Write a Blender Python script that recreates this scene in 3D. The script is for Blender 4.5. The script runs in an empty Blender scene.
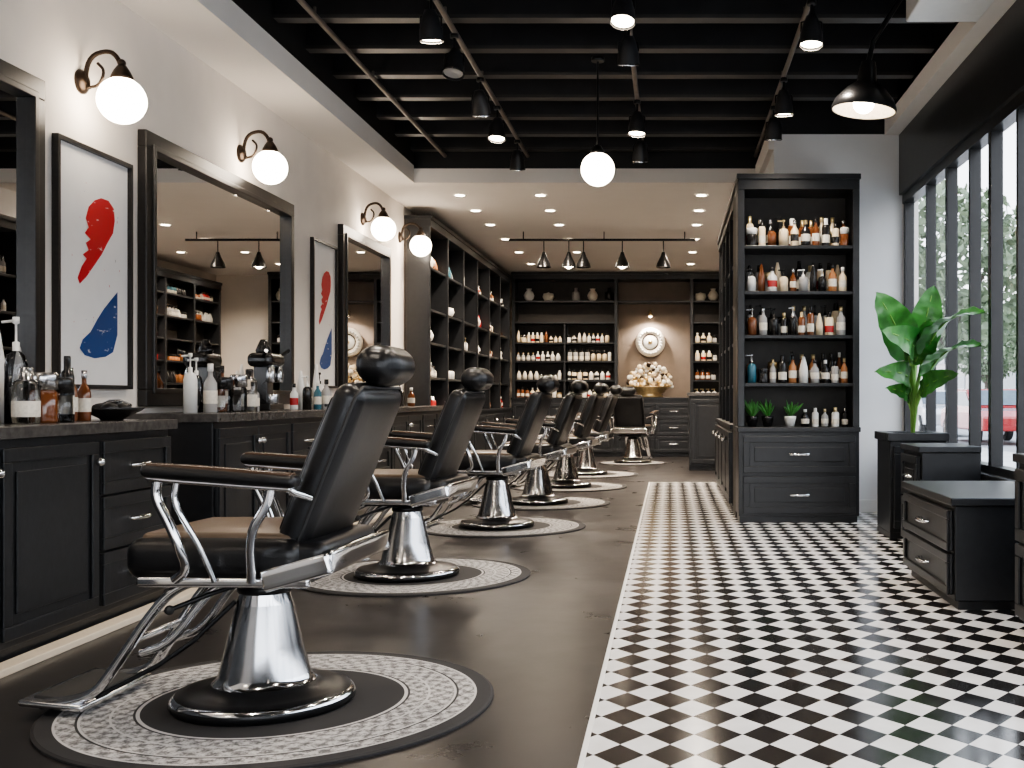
import bpy, bmesh, math, random
from mathutils import Vector, Matrix
R = random.Random(7)
scene = bpy.context.scene
try:
    scene.view_settings.look = 'AgX - Medium High Contrast'
except Exception as e:
    print('look', e)

# ---------------------------------------------------------------- materials
MATS = {}
def pmat(name, col, rough=0.5, metal=0.0, noise=0.0, nscale=8, bump=0.0, bscale=60, emit=None, estr=0, spec=0.5, coat=0.0):
    if name in MATS: return MATS[name]
    m = bpy.data.materials.new(name); m.use_nodes = True
    nt = m.node_tree; b = nt.nodes['Principled BSDF']
    c = (col[0], col[1], col[2], 1)
    b.inputs['Base Color'].default_value = c
    b.inputs['Roughness'].default_value = rough
    b.inputs['Metallic'].default_value = metal
    b.inputs['Specular IOR Level'].default_value = spec
    b.inputs['Coat Weight'].default_value = coat
    if emit:
        b.inputs['Emission Color'].default_value = (*emit, 1)
        b.inputs['Emission Strength'].default_value = estr
    tc = nt.nodes.new('ShaderNodeNewGeometry')
    if noise > 0:
        n = nt.nodes.new('ShaderNodeTexNoise'); n.inputs['Scale'].default_value = nscale
        n.inputs['Detail'].default_value = 5
        nt.links.new(tc.outputs['Position'], n.inputs['Vector'])
        r = nt.nodes.new('ShaderNodeValToRGB')
        r.color_ramp.elements[0].position = 0.3; r.color_ramp.elements[1].position = 0.7
        r.color_ramp.elements[0].color = tuple(max(0, v*(1-noise)) for v in col) + (1,)
        r.color_ramp.elements[1].color = tuple(min(1, v*(1+noise)) for v in col) + (1,)
        nt.links.new(n.outputs['Fac'], r.inputs['Fac'])
        nt.links.new(r.outputs['Color'], b.inputs['Base Color'])
    if bump > 0:
        n2 = nt.nodes.new('ShaderNodeTexNoise'); n2.inputs['Scale'].default_value = bscale
        n2.inputs['Detail'].default_value = 4
        nt.links.new(tc.outputs['Position'], n2.inputs['Vector'])
        bp = nt.nodes.new('ShaderNodeBump'); bp.inputs['Strength'].default_value = bump
        bp.inputs['Distance'].default_value = 0.01
        nt.links.new(n2.outputs['Fac'], bp.inputs['Height'])
        nt.links.new(bp.outputs['Normal'], b.inputs['Normal'])
    MATS[name] = m
    return m

pmat('wall_cream', (0.79, 0.735, 0.675), 0.75, noise=0.04, nscale=3, bump=0.08, bscale=90)
pmat('wall_white', (0.80, 0.79, 0.78), 0.7, noise=0.03, nscale=3, bump=0.06, bscale=90)
pmat('ceil_white', (0.82, 0.78, 0.735), 0.8, noise=0.02, nscale=2)
pmat('ceil_black', (0.008, 0.008, 0.009), 0.6, noise=0.3, nscale=5)
pmat('beam_black', (0.020, 0.020, 0.022), 0.45, noise=0.2, nscale=6)
pmat('beam_edge', (0.045, 0.042, 0.040), 0.4, noise=0.2, nscale=6)
pmat('pipe', (0.20, 0.17, 0.145), 0.4, metal=0.5, noise=0.2)
pmat('cab', (0.013, 0.014, 0.016), 0.34, noise=0.2, nscale=20, bump=0.05, bscale=40)
pmat('cab_in', (0.032, 0.026, 0.021), 0.5, noise=0.2, nscale=12)
pmat('counter_top', (0.065, 0.061, 0.058), 0.25, noise=0.3, nscale=30)
pmat('cream_trim', (0.62, 0.54, 0.43), 0.5, noise=0.05)
pmat('taupe', (0.21, 0.165, 0.13), 0.6, noise=0.12, nscale=4)
pmat('chrome', (0.82, 0.82, 0.83), 0.10, metal=1.0, noise=0.03)
pmat('steel', (0.58, 0.58, 0.59), 0.19, metal=1.0, noise=0.06, nscale=30)
pmat('blackmetal', (0.015, 0.015, 0.016), 0.3, metal=0.4, noise=0.1)
pmat('leather', (0.007, 0.007, 0.008), 0.30, noise=0.25, nscale=30, bump=0.10, bscale=180, spec=0.5)
pmat('seat_top_tan', (0.125, 0.088, 0.060), 0.28, noise=0.12, nscale=10, bump=0.10, bscale=150)
pmat('brown_pad', (0.055, 0.033, 0.022), 0.24, noise=0.15, nscale=10)
pmat('rubber', (0.02, 0.02, 0.02), 0.6, noise=0.1)
pmat('globe', (1, 0.95, 0.85), 0.3, emit=(1, 0.85, 0.68), estr=20)
pmat('bulb', (1, 0.95, 0.85), 0.3, emit=(1, 0.84, 0.65), estr=30)
pmat('bronze', (0.05, 0.035, 0.025), 0.35, metal=0.8, noise=0.2)
pmat('frame_dark', (0.014, 0.0125, 0.012), 0.35, noise=0.3, nscale=40)
pmat('paper', (0.82, 0.81, 0.80), 0.6, noise=0.02)
pmat('mirror', (0.90, 0.90, 0.90), 0.01, metal=1.0)
pmat('leafmat', (0.050, 0.19, 0.040), 0.28, noise=0.45, nscale=9)
pmat('stem', (0.16, 0.33, 0.07), 0.45, noise=0.2)
pmat('soil', (0.04, 0.028, 0.02), 0.9, noise=0.4, nscale=60, bump=0.5)
pmat('gold', (0.75, 0.58, 0.32), 0.3, metal=0.9, noise=0.15, nscale=30)
pmat('ivory', (0.75, 0.70, 0.60), 0.45, noise=0.1)
pmat('b_amber', (0.16, 0.055, 0.02), 0.12, noise=0.2, coat=0.5)
pmat('b_cream', (0.80, 0.66, 0.46), 0.35, noise=0.08)
pmat('b_white', (0.80, 0.79, 0.76), 0.3, noise=0.04)
pmat('b_black', (0.015, 0.014, 0.014), 0.2, noise=0.1)
pmat('b_teal', (0.05, 0.15, 0.20), 0.2, noise=0.1)
pmat('b_orange', (0.40, 0.17, 0.07), 0.25, noise=0.1)
pmat('b_grey', (0.38, 0.37, 0.36), 0.25, noise=0.1)
pmat('b_label', (0.74, 0.69, 0.60), 0.6, noise=0.12, nscale=70)
pmat('b_red', (0.40, 0.03, 0.03), 0.25, noise=0.1)
pmat('asphalt', (0.30, 0.30, 0.305), 0.8, noise=0.15, nscale=3)
pmat('pavement', (0.55, 0.53, 0.50), 0.8, noise=0.12, nscale=2)
pmat('foliage', (0.19, 0.235, 0.15), 0.6, noise=0.4, nscale=3)
pmat('bark', (0.16, 0.13, 0.11), 0.9, noise=0.4, nscale=10)
pmat('facade', (0.50, 0.47, 0.44), 0.8, noise=0.1, nscale=1)
pmat('facade_win', (0.10, 0.13, 0.16), 0.1, noise=0.1)
pmat('car_red', (0.40, 0.02, 0.02), 0.25, noise=0.02, coat=1)
pmat('car_white', (0.65, 0.65, 0.66), 0.25, noise=0.02, coat=1)
pmat('tyre', (0.02, 0.02, 0.02), 0.8, noise=0.1)

def paint(name, col):
    m = pmat(name, col, 0.45)
    nt = m.node_tree; b = nt.nodes['Principled BSDF']
    g = nt.nodes.new('ShaderNodeNewGeometry')
    mp = nt.nodes.new('ShaderNodeMapping'); mp.inputs['Scale'].default_value = (4, 6, 18); mp.inputs['Rotation'].default_value = (0.7, 0, 0)
    n = nt.nodes.new('ShaderNodeTexNoise'); n.inputs['Scale'].default_value = 1.6; n.inputs['Detail'].default_value = 8
    r = nt.nodes.new('ShaderNodeValToRGB')
    r.color_ramp.elements[0].position = 0.64; r.color_ramp.elements[1].position = 0.68
    r.color_ramp.elements[0].color = (*col, 1); r.color_ramp.elements[1].color = (0.75, 0.68, 0.66, 1)
    nt.links.new(g.outputs['Position'], mp.inputs['Vector']); nt.links.new(mp.outputs['Vector'], n.inputs['Vector'])
    nt.links.new(n.outputs['Fac'], r.inputs['Fac']); nt.links.new(r.outputs['Color'], b.inputs['Base Color'])
paint('paint_red', (0.55, 0.010, 0.02)); paint('paint_blue', (0.010, 0.06, 0.23))

# floor slab
def floor_mat():
    m = pmat('floor_brown', (0.07, 0.06, 0.052), 0.33)
    nt = m.node_tree; b = nt.nodes['Principled BSDF']
    g = nt.nodes.new('ShaderNodeNewGeometry')
    n = nt.nodes.new('ShaderNodeTexNoise'); n.inputs['Scale'].default_value = 2.2; n.inputs['Detail'].default_value = 9; n.inputs['Roughness'].default_value = 0.65
    r = nt.nodes.new('ShaderNodeValToRGB')
    r.color_ramp.elements[0].position = 0.3; r.color_ramp.elements[1].position = 0.75
    r.color_ramp.elements[0].color = (0.0175, 0.0158, 0.0155, 1); r.color_ramp.elements[1].color = (0.036, 0.032, 0.031, 1)
    rr = nt.nodes.new('ShaderNodeMapRange'); rr.inputs['To Min'].default_value = 0.20; rr.inputs['To Max'].default_value = 0.40
    nt.links.new(g.outputs['Position'], n.inputs['Vector']); nt.links.new(n.outputs['Fac'], r.inputs['Fac'])
    nt.links.new(n.outputs['Fac'], rr.inputs['Value']); nt.links.new(rr.outputs['Result'], b.inputs['Roughness'])
    nt.links.new(r.outputs['Color'], b.inputs['Base Color'])
floor_mat()
def M(nt, op, a, b=None, c=None):
    n = nt.nodes.new('ShaderNodeMath'); n.operation = op
    for i, v in enumerate((a, b, c)):
        if v is None: continue
        if isinstance(v, (int, float)): n.inputs[i].default_value = v
        else: nt.links.new(v, n.inputs[i])
    return n.outputs[0]
def tile_mat(w=0.150, l=0.195):
    m = pmat('checker_tile', (0.8, 0.8, 0.8), 0.16)
    nt = m.node_tree; b = nt.nodes['Principled BSDF']
    g = nt.nodes.new('ShaderNodeNewGeometry'); s = nt.nodes.new('ShaderNodeSeparateXYZ')
    nt.links.new(g.outputs['Position'], s.inputs[0])
    X = M(nt, 'DIVIDE', s.outputs[0], w); Y = M(nt, 'DIVIDE', s.outputs[1], l)
    u = M(nt, 'ADD', X, Y); v = M(nt, 'SUBTRACT', X, Y)
    t = M(nt, 'ADD', M(nt, 'FLOOR', u), M(nt, 'FLOOR', v))
    t = M(nt, 'ABSOLUTE', M(nt, 'MODULO', t, 2.0))
    n = nt.nodes.new('ShaderNodeTexNoise'); n.inputs['Scale'].default_value = 9; n.inputs['Detail'].default_value = 6
    nt.links.new(g.outputs['Position'], n.inputs['Vector'])
    wr = nt.nodes.new('ShaderNodeValToRGB'); wr.color_ramp.elements[0].color = (0.66, 0.64, 0.62, 1); wr.color_ramp.elements[1].color = (0.88, 0.87, 0.86, 1)
    nt.links.new(n.outputs['Fac'], wr.inputs['Fac'])
    mx = nt.nodes.new('ShaderNodeMix'); mx.data_type = 'RGBA'
    nt.links.new(t, mx.inputs[0]); nt.links.new(wr.outputs['Color'], mx.inputs[6]); mx.inputs[7].default_value = (0.014, 0.013, 0.013, 1)
    nt.links.new(mx.outputs[2], b.inputs['Base Color'])
    rr = nt.nodes.new('ShaderNodeMapRange'); rr.inputs['To Min'].default_value = 0.07; rr.inputs['To Max'].default_value = 0.24
    nt.links.new(n.outputs['Fac'], rr.inputs['Value']); nt.links.new(rr.outputs['Result'], b.inputs['Roughness'])
tile_mat()
def rug_mat():
    m = pmat('rug_pattern', (0.1, 0.1, 0.1), 0.85)
    nt = m.node_tree; b = nt.nodes['Principled BSDF']
    g = nt.nodes.new('ShaderNodeTexCoord'); s = nt.nodes.new('ShaderNodeSeparateXYZ')
    nt.links.new(g.outputs['Object'], s.inputs[0])
    x, y = s.outputs[0], s.outputs[1]
    r = M(nt, 'SQRT', M(nt, 'ADD', M(nt, 'MULTIPLY', x, x), M(nt, 'MULTIPLY', y, y)))
    a = M(nt, 'ARCTAN2', y, x)
    n = nt.nodes.new('ShaderNodeTexNoise'); n.inputs['Scale'].default_value = 75; n.inputs['Detail'].default_value = 6
    n.inputs['Roughness'].default_value = .75
    nt.links.new(g.outputs['Object'], n.inputs['Vector'])
    wob = M(nt, 'MULTIPLY', M(nt, 'SUBTRACT', n.outputs['Fac'], 0.5), 9.0)
    p = M(nt, 'MULTIPLY', M(nt, 'SINE', M(nt, 'MULTIPLY', a, 48)), M(nt, 'SINE', M(nt, 'MULTIPLY', r, 95)))
    p = M(nt, 'ADD', p, wob)
    sm = nt.nodes.new('ShaderNodeMapRange'); sm.inputs['From Min'].default_value = -.9; sm.inputs['From Max'].default_value = .9
    nt.links.new(p, sm.inputs['Value']); p = sm.outputs['Result']
    rings = nt.nodes.new('ShaderNodeValToRGB'); cr = rings.color_ramp; cr.interpolation = 'CONSTANT'
    stops = [(0.0, 0), (0.425, 1), (0.435, 0), (0.445, .5), (0.505, 1), (0.512, .5), (0.595, 1), (0.602, 0), (0.610, .5), (0.665, 1), (0.675, 0)]
    cr.elements[0].position = 0; cr.elements[0].color = (0, 0, 0, 1); cr.elements[1].position = stops[1][0]; cr.elements[1].color = (1, 1, 1, 1)
    for pos, v in stops[2:]:
        e = cr.elements.new(pos); e.color = (v, v, v, 1)
    nt.links.new(r, rings.inputs['Fac'])
    isl = M(nt, 'GREATER_THAN', rings.outputs['Color'], 0.75)
    isp = M(nt, 'GREATER_THAN', rings.outputs['Color'], 0.25)
    f = M(nt, 'MAXIMUM', M(nt, 'MULTIPLY', isl, .8), M(nt, 'MULTIPLY', isp, M(nt, 'ADD', M(nt, 'MULTIPLY', p, 0.7), 0.15)))
    mx = nt.nodes.new('ShaderNodeMix'); mx.data_type = 'RGBA'
    nt.links.new(f, mx.inputs[0]); mx.inputs[6].default_value = (0.024, 0.0225, 0.0225, 1); mx.inputs[7].default_value = (0.58, 0.56, 0.54, 1)
    nt.links.new(mx.outputs[2], b.inputs['Base Color'])
rug_mat()
def glass_mat():
    m = bpy.data.materials.new('window_glass'); m.use_nodes = True; nt = m.node_tree
    for n in list(nt.nodes): nt.nodes.remove(n)
    o = nt.nodes.new('ShaderNodeOutputMaterial'); t = nt.nodes.new('ShaderNodeBsdfTransparent'); gl = nt.nodes.new('ShaderNodeBsdfGlossy')
    gl.inputs['Roughness'].default_value = 0.02; mx = nt.nodes.new('ShaderNodeMixShader'); mx.inputs[0].default_value = 0.06
    nt.links.new(t.outputs[0], mx.inputs[1]); nt.links.new(gl.outputs[0], mx.inputs[2]); nt.links.new(mx.outputs[0], o.inputs[0])
    MATS['glass'] = m
    m = bpy.data.materials.new('clear_bottle'); m.use_nodes = True; nt = m.node_tree
    for n in list(nt.nodes): nt.nodes.remove(n)
    o = nt.nodes.new('ShaderNodeOutputMaterial'); t = nt.nodes.new('ShaderNodeBsdfTransparent'); gl = nt.nodes.new('ShaderNodeBsdfGlossy')
    lw = nt.nodes.new('ShaderNodeLayerWeight'); lw.inputs['Blend'].default_value = .35
    t.inputs[0].default_value = (0.82, 0.83, 0.84, 1)
    gl.inputs['Roughness'].default_value = 0.08; mx = nt.nodes.new('ShaderNodeMixShader')
    nt.links.new(lw.outputs['Fresnel'], mx.inputs[0])
    nt.links.new(t.outputs[0], mx.inputs[1]); nt.links.new(gl.outputs[0], mx.inputs[2]); nt.links.new(mx.outputs[0], o.inputs[0])
    MATS['clear'] = m
glass_mat()

# ---------------------------------------------------------------- mesh builder
class MB:
    def __init__(s): s.v = []; s.f = []; s.m = []; s.sm = []; s.names = []
    def mi(s, n):
        if n not in s.names: s.names.append(n)
        return s.names.index(n)
    def add(s, vs, fs, mat, smooth=False, T=None):
        o = len(s.v)
        if T is not None: vs = [T @ Vector(p) for p in vs]
        s.v += [tuple(p) for p in vs]
        k = s.mi(mat)
        for f in fs:
            s.f.append(tuple(i+o for i in f)); s.m.append(k); s.sm.append(smooth)
    def box(s, x0, x1, y0, y1, z0, z1, mat, T=None):
        vs = [(x0,y0,z0),(x1,y0,z0),(x1,y1,z0),(x0,y1,z0),(x0,y0,z1),(x1,y0,z1),(x1,y1,z1),(x0,y1,z1)]
        s.add(vs, [(0,3,2,1),(4,5,6,7),(0,1,5,4),(1,2,6,5),(2,3,7,6),(3,0,4,7)], mat, False, T)
    def lathe(s, c, prof, mat, seg=24, T=None, cap=True, smooth=True):
        n = len(prof); base = []
        for p in prof:
            for i in range(seg):
                a = 2*math.pi*i/seg
                base.append((c[0]+p[0]*math.cos(a), c[1]+p[0]*math.sin(a), c[2]+p[1]))
        o = len(s.v)
        vs = [T @ Vector(p) for p in base] if T is not None else base
        s.v += [tuple(p) for p in vs]
        for j in range(n-1):
            mt = prof[j+1][2] if len(prof[j+1]) > 2 else mat
            k = s.mi(mt)
            for i in range(seg):
                i2 = (i+1) % seg
                s.f.append((o+j*seg+i, o+j*seg+i2, o+(j+1)*seg+i2, o+(j+1)*seg+i)); s.m.append(k); s.sm.append(smooth)
        if cap:
            k0 = s.mi(mat if len(prof[1]) < 3 else prof[1][2]); k1 = s.mi(mat if len(prof[-1]) < 3 else prof[-1][2])
            if prof[0][0] > 1e-4: s.f.append(tuple(o+i for i in reversed(range(seg)))); s.m.append(k0); s.sm.append(False)
            if prof[-1][0] > 1e-4: s.f.append(tuple(o+(n-1)*seg+i for i in range(seg))); s.m.append(k1); s.sm.append(False)
    def sphere(s, c, r, mat, seg=20, rings=10, sc=(1,1,1), T=None):
        pr = []
        T2 = Matrix.Translation(c) @ Matrix.Diagonal((sc[0], sc[1], sc[2], 1))
        if T is not None: T2 = T @ T2
        for i in range(rings+1):
            a = -math.pi/2 + math.pi*i/rings
            pr.append((max(1e-5, r*math.cos(a)), r*math.sin(a)))
        s.lathe((0,0,0), pr, mat, seg, T2, cap=False)
    def tube(s, pts, r, mat, seg=8, T=None, closed=False, smoothpath=0, flat=1.0):
        pts = [Vector(p) for p in pts]
        for _ in range(smoothpath):
            q = [pts[0]]
            for a, b in zip(pts[:-1], pts[1:]):
                q += [a.lerp(b, .25), a.lerp(b, .75)]
            q.append(pts[-1]); pts = q
        n = len(pts); vs = []; prev = None
        for i, p in enumerate(pts):
            t = (pts[min(i+1, n-1)] - pts[max(i-1, 0)])
            if t.length < 1e-9: t = Vector((0,0,1))
            t.normalize()
            if prev is None:
                up = Vector((0,0,1)) if abs(t.z) < .9 else Vector((0,1,0))
                a = t.cross(up).normalized()
            else:
                a = (prev - t*prev.dot(t)).normalized()
            prev = a; b = t.cross(a)
            rr = r[i] if isinstance(r, (list, tuple)) and len(r) == n else (r if not isinstance(r, (list, tuple)) else r[0])
            for k in range(seg):
                an = 2*math.pi*k/seg
                vs.append(p + a*math.cos(an)*rr + b*math.sin(an)*rr*flat)
        fs = []
        for i in range(n-1):
            for k in range(seg):
                k2 = (k+1) % seg
                fs.append((i*seg+k, i*seg+k2, (i+1)*seg+k2, (i+1)*seg+k))
        s.add(vs, fs, mat, True, T)
        s.add(vs[:seg], [tuple(reversed(range(seg)))], mat, False, T)
        s.add(vs[-seg:], [tuple(range(seg))], mat, False, T)
    def rbox(s, e, r, mat, T=None, bulge=(0,0,0)):
        def co(x):
            a = [x, x-r*.12, x-r*.35, x-r*.7, x-r]
            mid = [ (x-r)*.5, 0, -(x-r)*.5]
            return sorted(set([round(q, 6) for q in a+[-q for q in a]+mid]))
        cs = [co(e[0]), co(e[1]), co(e[2])]
        for ax in range(3):
            u, w = (ax+1) % 3, (ax+2) % 3
            for sg in (-1, 1):
                vs = []; fs = []
                for a in cs[u]:
                    for b in cs[w]:
                        p = [0,0,0]; p[ax] = sg*e[ax]; p[u] = a; p[w] = b
                        q = [max(-(e[i]-r), min(e[i]-r, p[i])) for i in range(3)]
                        d = Vector(p)-Vector(q)
                        if d.length > 0: d = d.normalized()*r
                        res = Vector(q)+d
                        for i in range(3):
                            j, k = (i+1)%3, (i+2)%3
                            if bulge[i]:
                                res[i] += (1 if res[i] > 0 else -1)*bulge[i]*max(0, 1-(p[j]/e[j])**2)*max(0, 1-(p[k]/e[k])**2)*(abs(res[i])/e[i])
                        vs.append(res)
                nu, nw = len(cs[u]), len(cs[w])
                for i in range(nu-1):
                    for j in range(nw-1):
                        f = (i*nw+j, (i+1)*nw+j, (i+1)*nw+j+1, i*nw+j+1)
                        fs.append(f if sg > 0 else f[::-1])
                s.add(vs, fs, mat, True, T)
    def build(s, name, loc=(0,0,0), rot=0.0, bevel=0.0, parent=None, merge=False):
        me = bpy.data.meshes.new(name); me.from_pydata(s.v, [], s.f)
        for n in s.names: me.materials.append(MATS[n])
        me.polygons.foreach_set('material_index', s.m); me.polygons.foreach_set('use_smooth', s.sm)
        me.update()
        bm = bmesh.new(); bm.from_mesh(me)
        if merge: bmesh.ops.remove_doubles(bm, verts=bm.verts, dist=1e-5)
        bmesh.ops.recalc_face_normals(bm, faces=bm.faces); bm.to_mesh(me); bm.free()
        o = bpy.data.objects.new(name, me); scene.collection.objects.link(o)
        o.location = loc; o.rotation_euler = (0, 0, rot)
        if bevel:
            md = o.modifiers.new('bev', 'BEVEL'); md.width = bevel; md.segments = 2; md.limit_method = 'ANGLE'; md.angle_limit = 0.9
        if parent: o.parent = parent
        return o
def copyobj(o, loc, rot=None, name=None):
    c = o.copy(); c.location = loc
    if rot is not None: c.rotation_euler = (0,0,rot)
    scene.collection.objects.link(c)
    return c
def light(kind, name, loc, energy, color=(1,.88,.75), size=0.1, spot=None, parent=None, rot=(0,0,0), blend=.6):
    d = bpy.data.lights.new(name, kind); d.energy = energy; d.color = color
    if kind in ('POINT', 'SPOT'): d.shadow_soft_size = size
    if kind == 'SPOT': d.spot_size = spot; d.spot_blend = blend
    if kind == 'AREA': d.size = size
    o = bpy.data.objects.new(name, d); scene.collection.objects.link(o)
    o.location = loc; o.rotation_euler = rot
    if parent: o.parent = parent
    return o

def simple(name, boxes, bevel=0):
    mb = MB()
    for b in boxes: mb.box(*b)
    return mb.build(name, bevel=bevel)

# ---------------------------------------------------------------- room shell
XL, XR, YB, YF = -3.15, 2.12, 20.3, -3.0
simple('floor', [(XL-.15, XR+.15, YF-.15, YB+.15, -.12, 0, 'floor_brown')])
simple('floor_tiles', [(-.245, XR, YF, 13.6, 0, .006, 'checker_tile'), (-.262, -.245, YF, 13.62, 0, .008, 'b_white'), (-.245, .56, 13.6, 13.62, 0, .008, 'b_white')])
simple('wall_left', [(XL-.15, XL, YF, YB, 0, 4.35, 'wall_cream')])
simple('wall_back', [(XL-.15, XR+.15, YB, YB+.15, 0, 4.35, 'wall_cream')])
simple('wall_partition', [(.95, XR, 10.05, 13.2, 0, 3.46, 'wall_white')])
simple('wall_right', [(XR, XR+.15, YF, 10.05, 0, .5, 'cab'), (XR, XR+.15, YF, 10.05, 3.4, 4.35, 'ceil_black'), (XR, XR+.15, 10.05, YB, 0, 4.35, 'wall_cream')])
simple('trim_window_header', [(XR-.03, XR+.15, YF, 10.04, 2.9, 3.45, 'cab')])
simple('wall_front', [(XL, -2.2, YF-.15, YF, 0, 4.35, 'wall_cream'), (-2.2, XR, YF-.15, YF, 0, .3, 'wall_cream'), (-2.2, XR, YF-.15, YF, 3.1, 4.35, 'wall_cream')])
# ceilings
simple('ceiling', [(XL, XR, YF, 11.75, 4.3, 4.4, 'ceil_black')])
simple('ceiling_soffit_left', [(XL, -2.7, YF, 11.6, 3.32, 3.5, 'ceil_white'), (XL, -2.7, YF, 11.6, 3.5, 4.3, 'ceil_black')])
simple('ceiling_lounge', [(XL, .95, 11.6, 13.2, 3.32, 3.47, 'ceil_white'), (XL, XR, 13.2, YB, 3.32, 3.47, 'ceil_white'), (XL, XR, 11.6, 11.75, 3.47, 4.3, 'ceil_black')])
simple('ceiling_soffit_right', [(1.96, XR, YF, 10.05, 3.45, 3.6, 'ceil_white'), (.95, XR, 10.05, 11.6, 3.46, 4.3, 'ceil_black'), (.9, .95, 10.05, 11.6, 3.32, 3.5, 'ceil_white')])
# baseboards
simple('baseboard_left', [(XL, XL+.02, YF, 13, 0, .12, 'cream_trim')])
simple('baseboard_partition', [(1.62, XR, 10.03, 10.05, 0, .12, 'b_white')])
# beams
mb = MB()
y = -2.4
while y < 11.5:
    mb.box(-2.7, 1.96, y, y+.07, 3.66, 3.84, 'beam_black')
    mb.box(-2.7, 1.96, y-.02, y+.09, 3.635, 3.66, 'beam_edge')
    y += .66
for x in (-2.0, -.9, .3, 1.4):
    mb.box(x-.04, x+.04, -3, 11.6, 3.84, 4.0, 'beam_black')
mb.build('ceiling_beams')
for x in (-2.37, -1.5, -.28, .9):
    mb = MB()
    mb.tube([(x, -3, 3.6), (x, 11.59, 3.6)], .02, 'pipe', 8)
    for k in range(8):
        mb.tube([(x, -1.6+k*1.44+.3, 3.6), (x, -1.6+k*1.44+.3, 3.66)], .01, 'pipe', 6)
    mb.build('ceiling_conduit')
# duct box
simple('air_vent_panel', [(1.5, 1.955, 6.35, 7.0, 3.44, 3.6, 'b_white')], bevel=.01)

# windows
mb = MB()
yy = [YF, -1.6, -.2, 1.2, 2.6, 4.0, 5.3, 6.12, 6.75, 7.33, 7.83, 8.48, 9.15, 9.99]
for i, y in enumerate(yy):
    w = .02 if i % 2 == 0 else .035
    mb.box(XR+.01, XR+.09, y-w, y+w, .55, 2.92, 'blackmetal')
mb.box(XR-.0, XR+.1, YF, 10.04, 2.82, 2.92, 'blackmetal')
mb.box(XR-.0, XR+.1, YF, 10.04, .55, .60, 'blackmetal')
mb.box(XR+.045, XR+.05, YF, 10.04, .55, 2.9, 'glass')
mb.build('window_1')
simple('trim_window_sill', [(XR-.06, XR+.15, YF, 10.04, .5, .55, 'cab')], bevel=.008)
mb = MB()  # unseen glazing behind the camera, added so daylight brightens the foreground
for x in (-2.2, -1.1, 0, 1.1, 2.08):
    mb.box(x-.03, x+.03, YF-.1, YF-.03, .3, 3.1, 'blackmetal')
mb.box(-2.2, XR, YF-.07, YF-.065, .3, 3.1, 'glass')
mb.build('added_front_window')

# ---------------------------------------------------------------- cabinetry helpers
def panel(mb, x0, x1, z0, z1, y, mat='cab', handle=None):
    g = .006; x0 += g; x1 -= g; z0 += g; z1 -= g
    mb.box(x0, x1, y-.018, y, z0, z1, mat)
    w = min(.055, (x1-x0)*.18, (z1-z0)*.22)
    for b in ((x0, x1, z0, z0+w), (x0, x1, z1-w, z1), (x0, x0+w, z0+w, z1-w), (x1-w, x1, z0+w, z1-w)):
        mb.box(b[0], b[1], y-.032, y-.018, b[2], b[3], mat)
    i = w*1.7
    if x1-x0 > 3*i and z1-z0 > 3*i:
        mb.box(x0+i, x1-i, y-.028, y-.018, z0+i, z1-i, mat)
    xc = (x0+x1)/2; zc = (z0+z1)/2
    if handle == 'bar':
        h = min(.08, (x1-x0)*.2)
        mb.tube([(xc-h, y-.02, zc), (xc-h*.95, y-.055, zc), (xc+h*.95, y-.055, zc), (xc+h, y-.02, zc)], .011, 'chrome', 8, smoothpath=1)
    elif handle in ('kl', 'kr'):
        kx = x0+w*.5 if handle == 'kl' else x1-w*.5
        mb.sphere((kx, y-.05, z1-.09), .02, 'chrome', 12, 8); mb.tube([(kx, y-.02, z1-.09), (kx, y-.05, z1-.09)], .007, 'chrome', 6)
def drawers(mb, x0, x1, z0, z1, n, y, handle='bar'):
    h = (z1-z0)/n
    for i in range(n): panel(mb, x0, x1, z0+i*h, z0+(i+1)*h, y, 'cab', handle)

BOT = ['b_amber', 'b_amber', 'b_cream', 'b_white', 'b_black', 'b_teal', 'b_orange', 'b_grey', 'clear', 'b_white', 'b_red']
def bottle(mb, x, y, z, h, r, kind, c, cap='b_black', seg=9):
    q = int(x*1000) % 5
    lab = 'b_red' if c in ('b_white', 'b_cream') and q == 0 else ('b_black' if c in ('b_white', 'b_cream', 'b_label') and q < 3 else 'b_label')
    if kind == 0:
        p = [(r*.9,0,c),(r,.02*h,c),(r,.18*h,c),(r*1.01,.19*h,lab),(r*1.01,.45*h,lab),(r,.47*h,c),(r*.95,.6*h,c),(r*.38,.74*h,c),(r*.34,.84*h,c),(r*.42,.85*h,cap),(r*.42,h,cap)]
    elif kind == 1:
        p = [(r*1.1,0,c),(r*1.15,.05*h,c),(r*1.15,.6*h,c),(r*.95,.66*h,c),(r*1.2,.67*h,cap),(r*1.2,.95*h,cap),(r*1.1,h,cap)]
    elif kind == 2:
        p = [(r,0,c),(r,.45*h,c),(r*.85,.6*h,c),(r*.5,.85*h,c),(r*.25,h,c)]
    elif kind == 4:
        p = [(r*.95,0,c),(r,.02*h,c),(r,.12*h,c),(r*1.01,.13*h,lab),(r*1.01,.40*h,lab),(r,.41*h,c),(r,.68*h,c),(r*.8,.76*h,c),(r*.5,.79*h,cap),(r*.5,.97*h,cap),(r*.45,h,cap)]
    else:
        p = [(r,0,c),(r,.55*h,c),(r*.8,.64*h,c),(r*.3,.68*h,c),(r*.32,.76*h,cap),(r*.1,.77*h,cap),(r*.1,.93*h,cap),(r*.3,.94*h,cap),(r*.3,h,cap)]
        mb.tube([(x, y, z+.965*h), (x-r*1.2, y-.3*r, z+.95*h)], r*.14, cap, 5)
    mb.lathe((x, y, z), p, c, seg)
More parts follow.
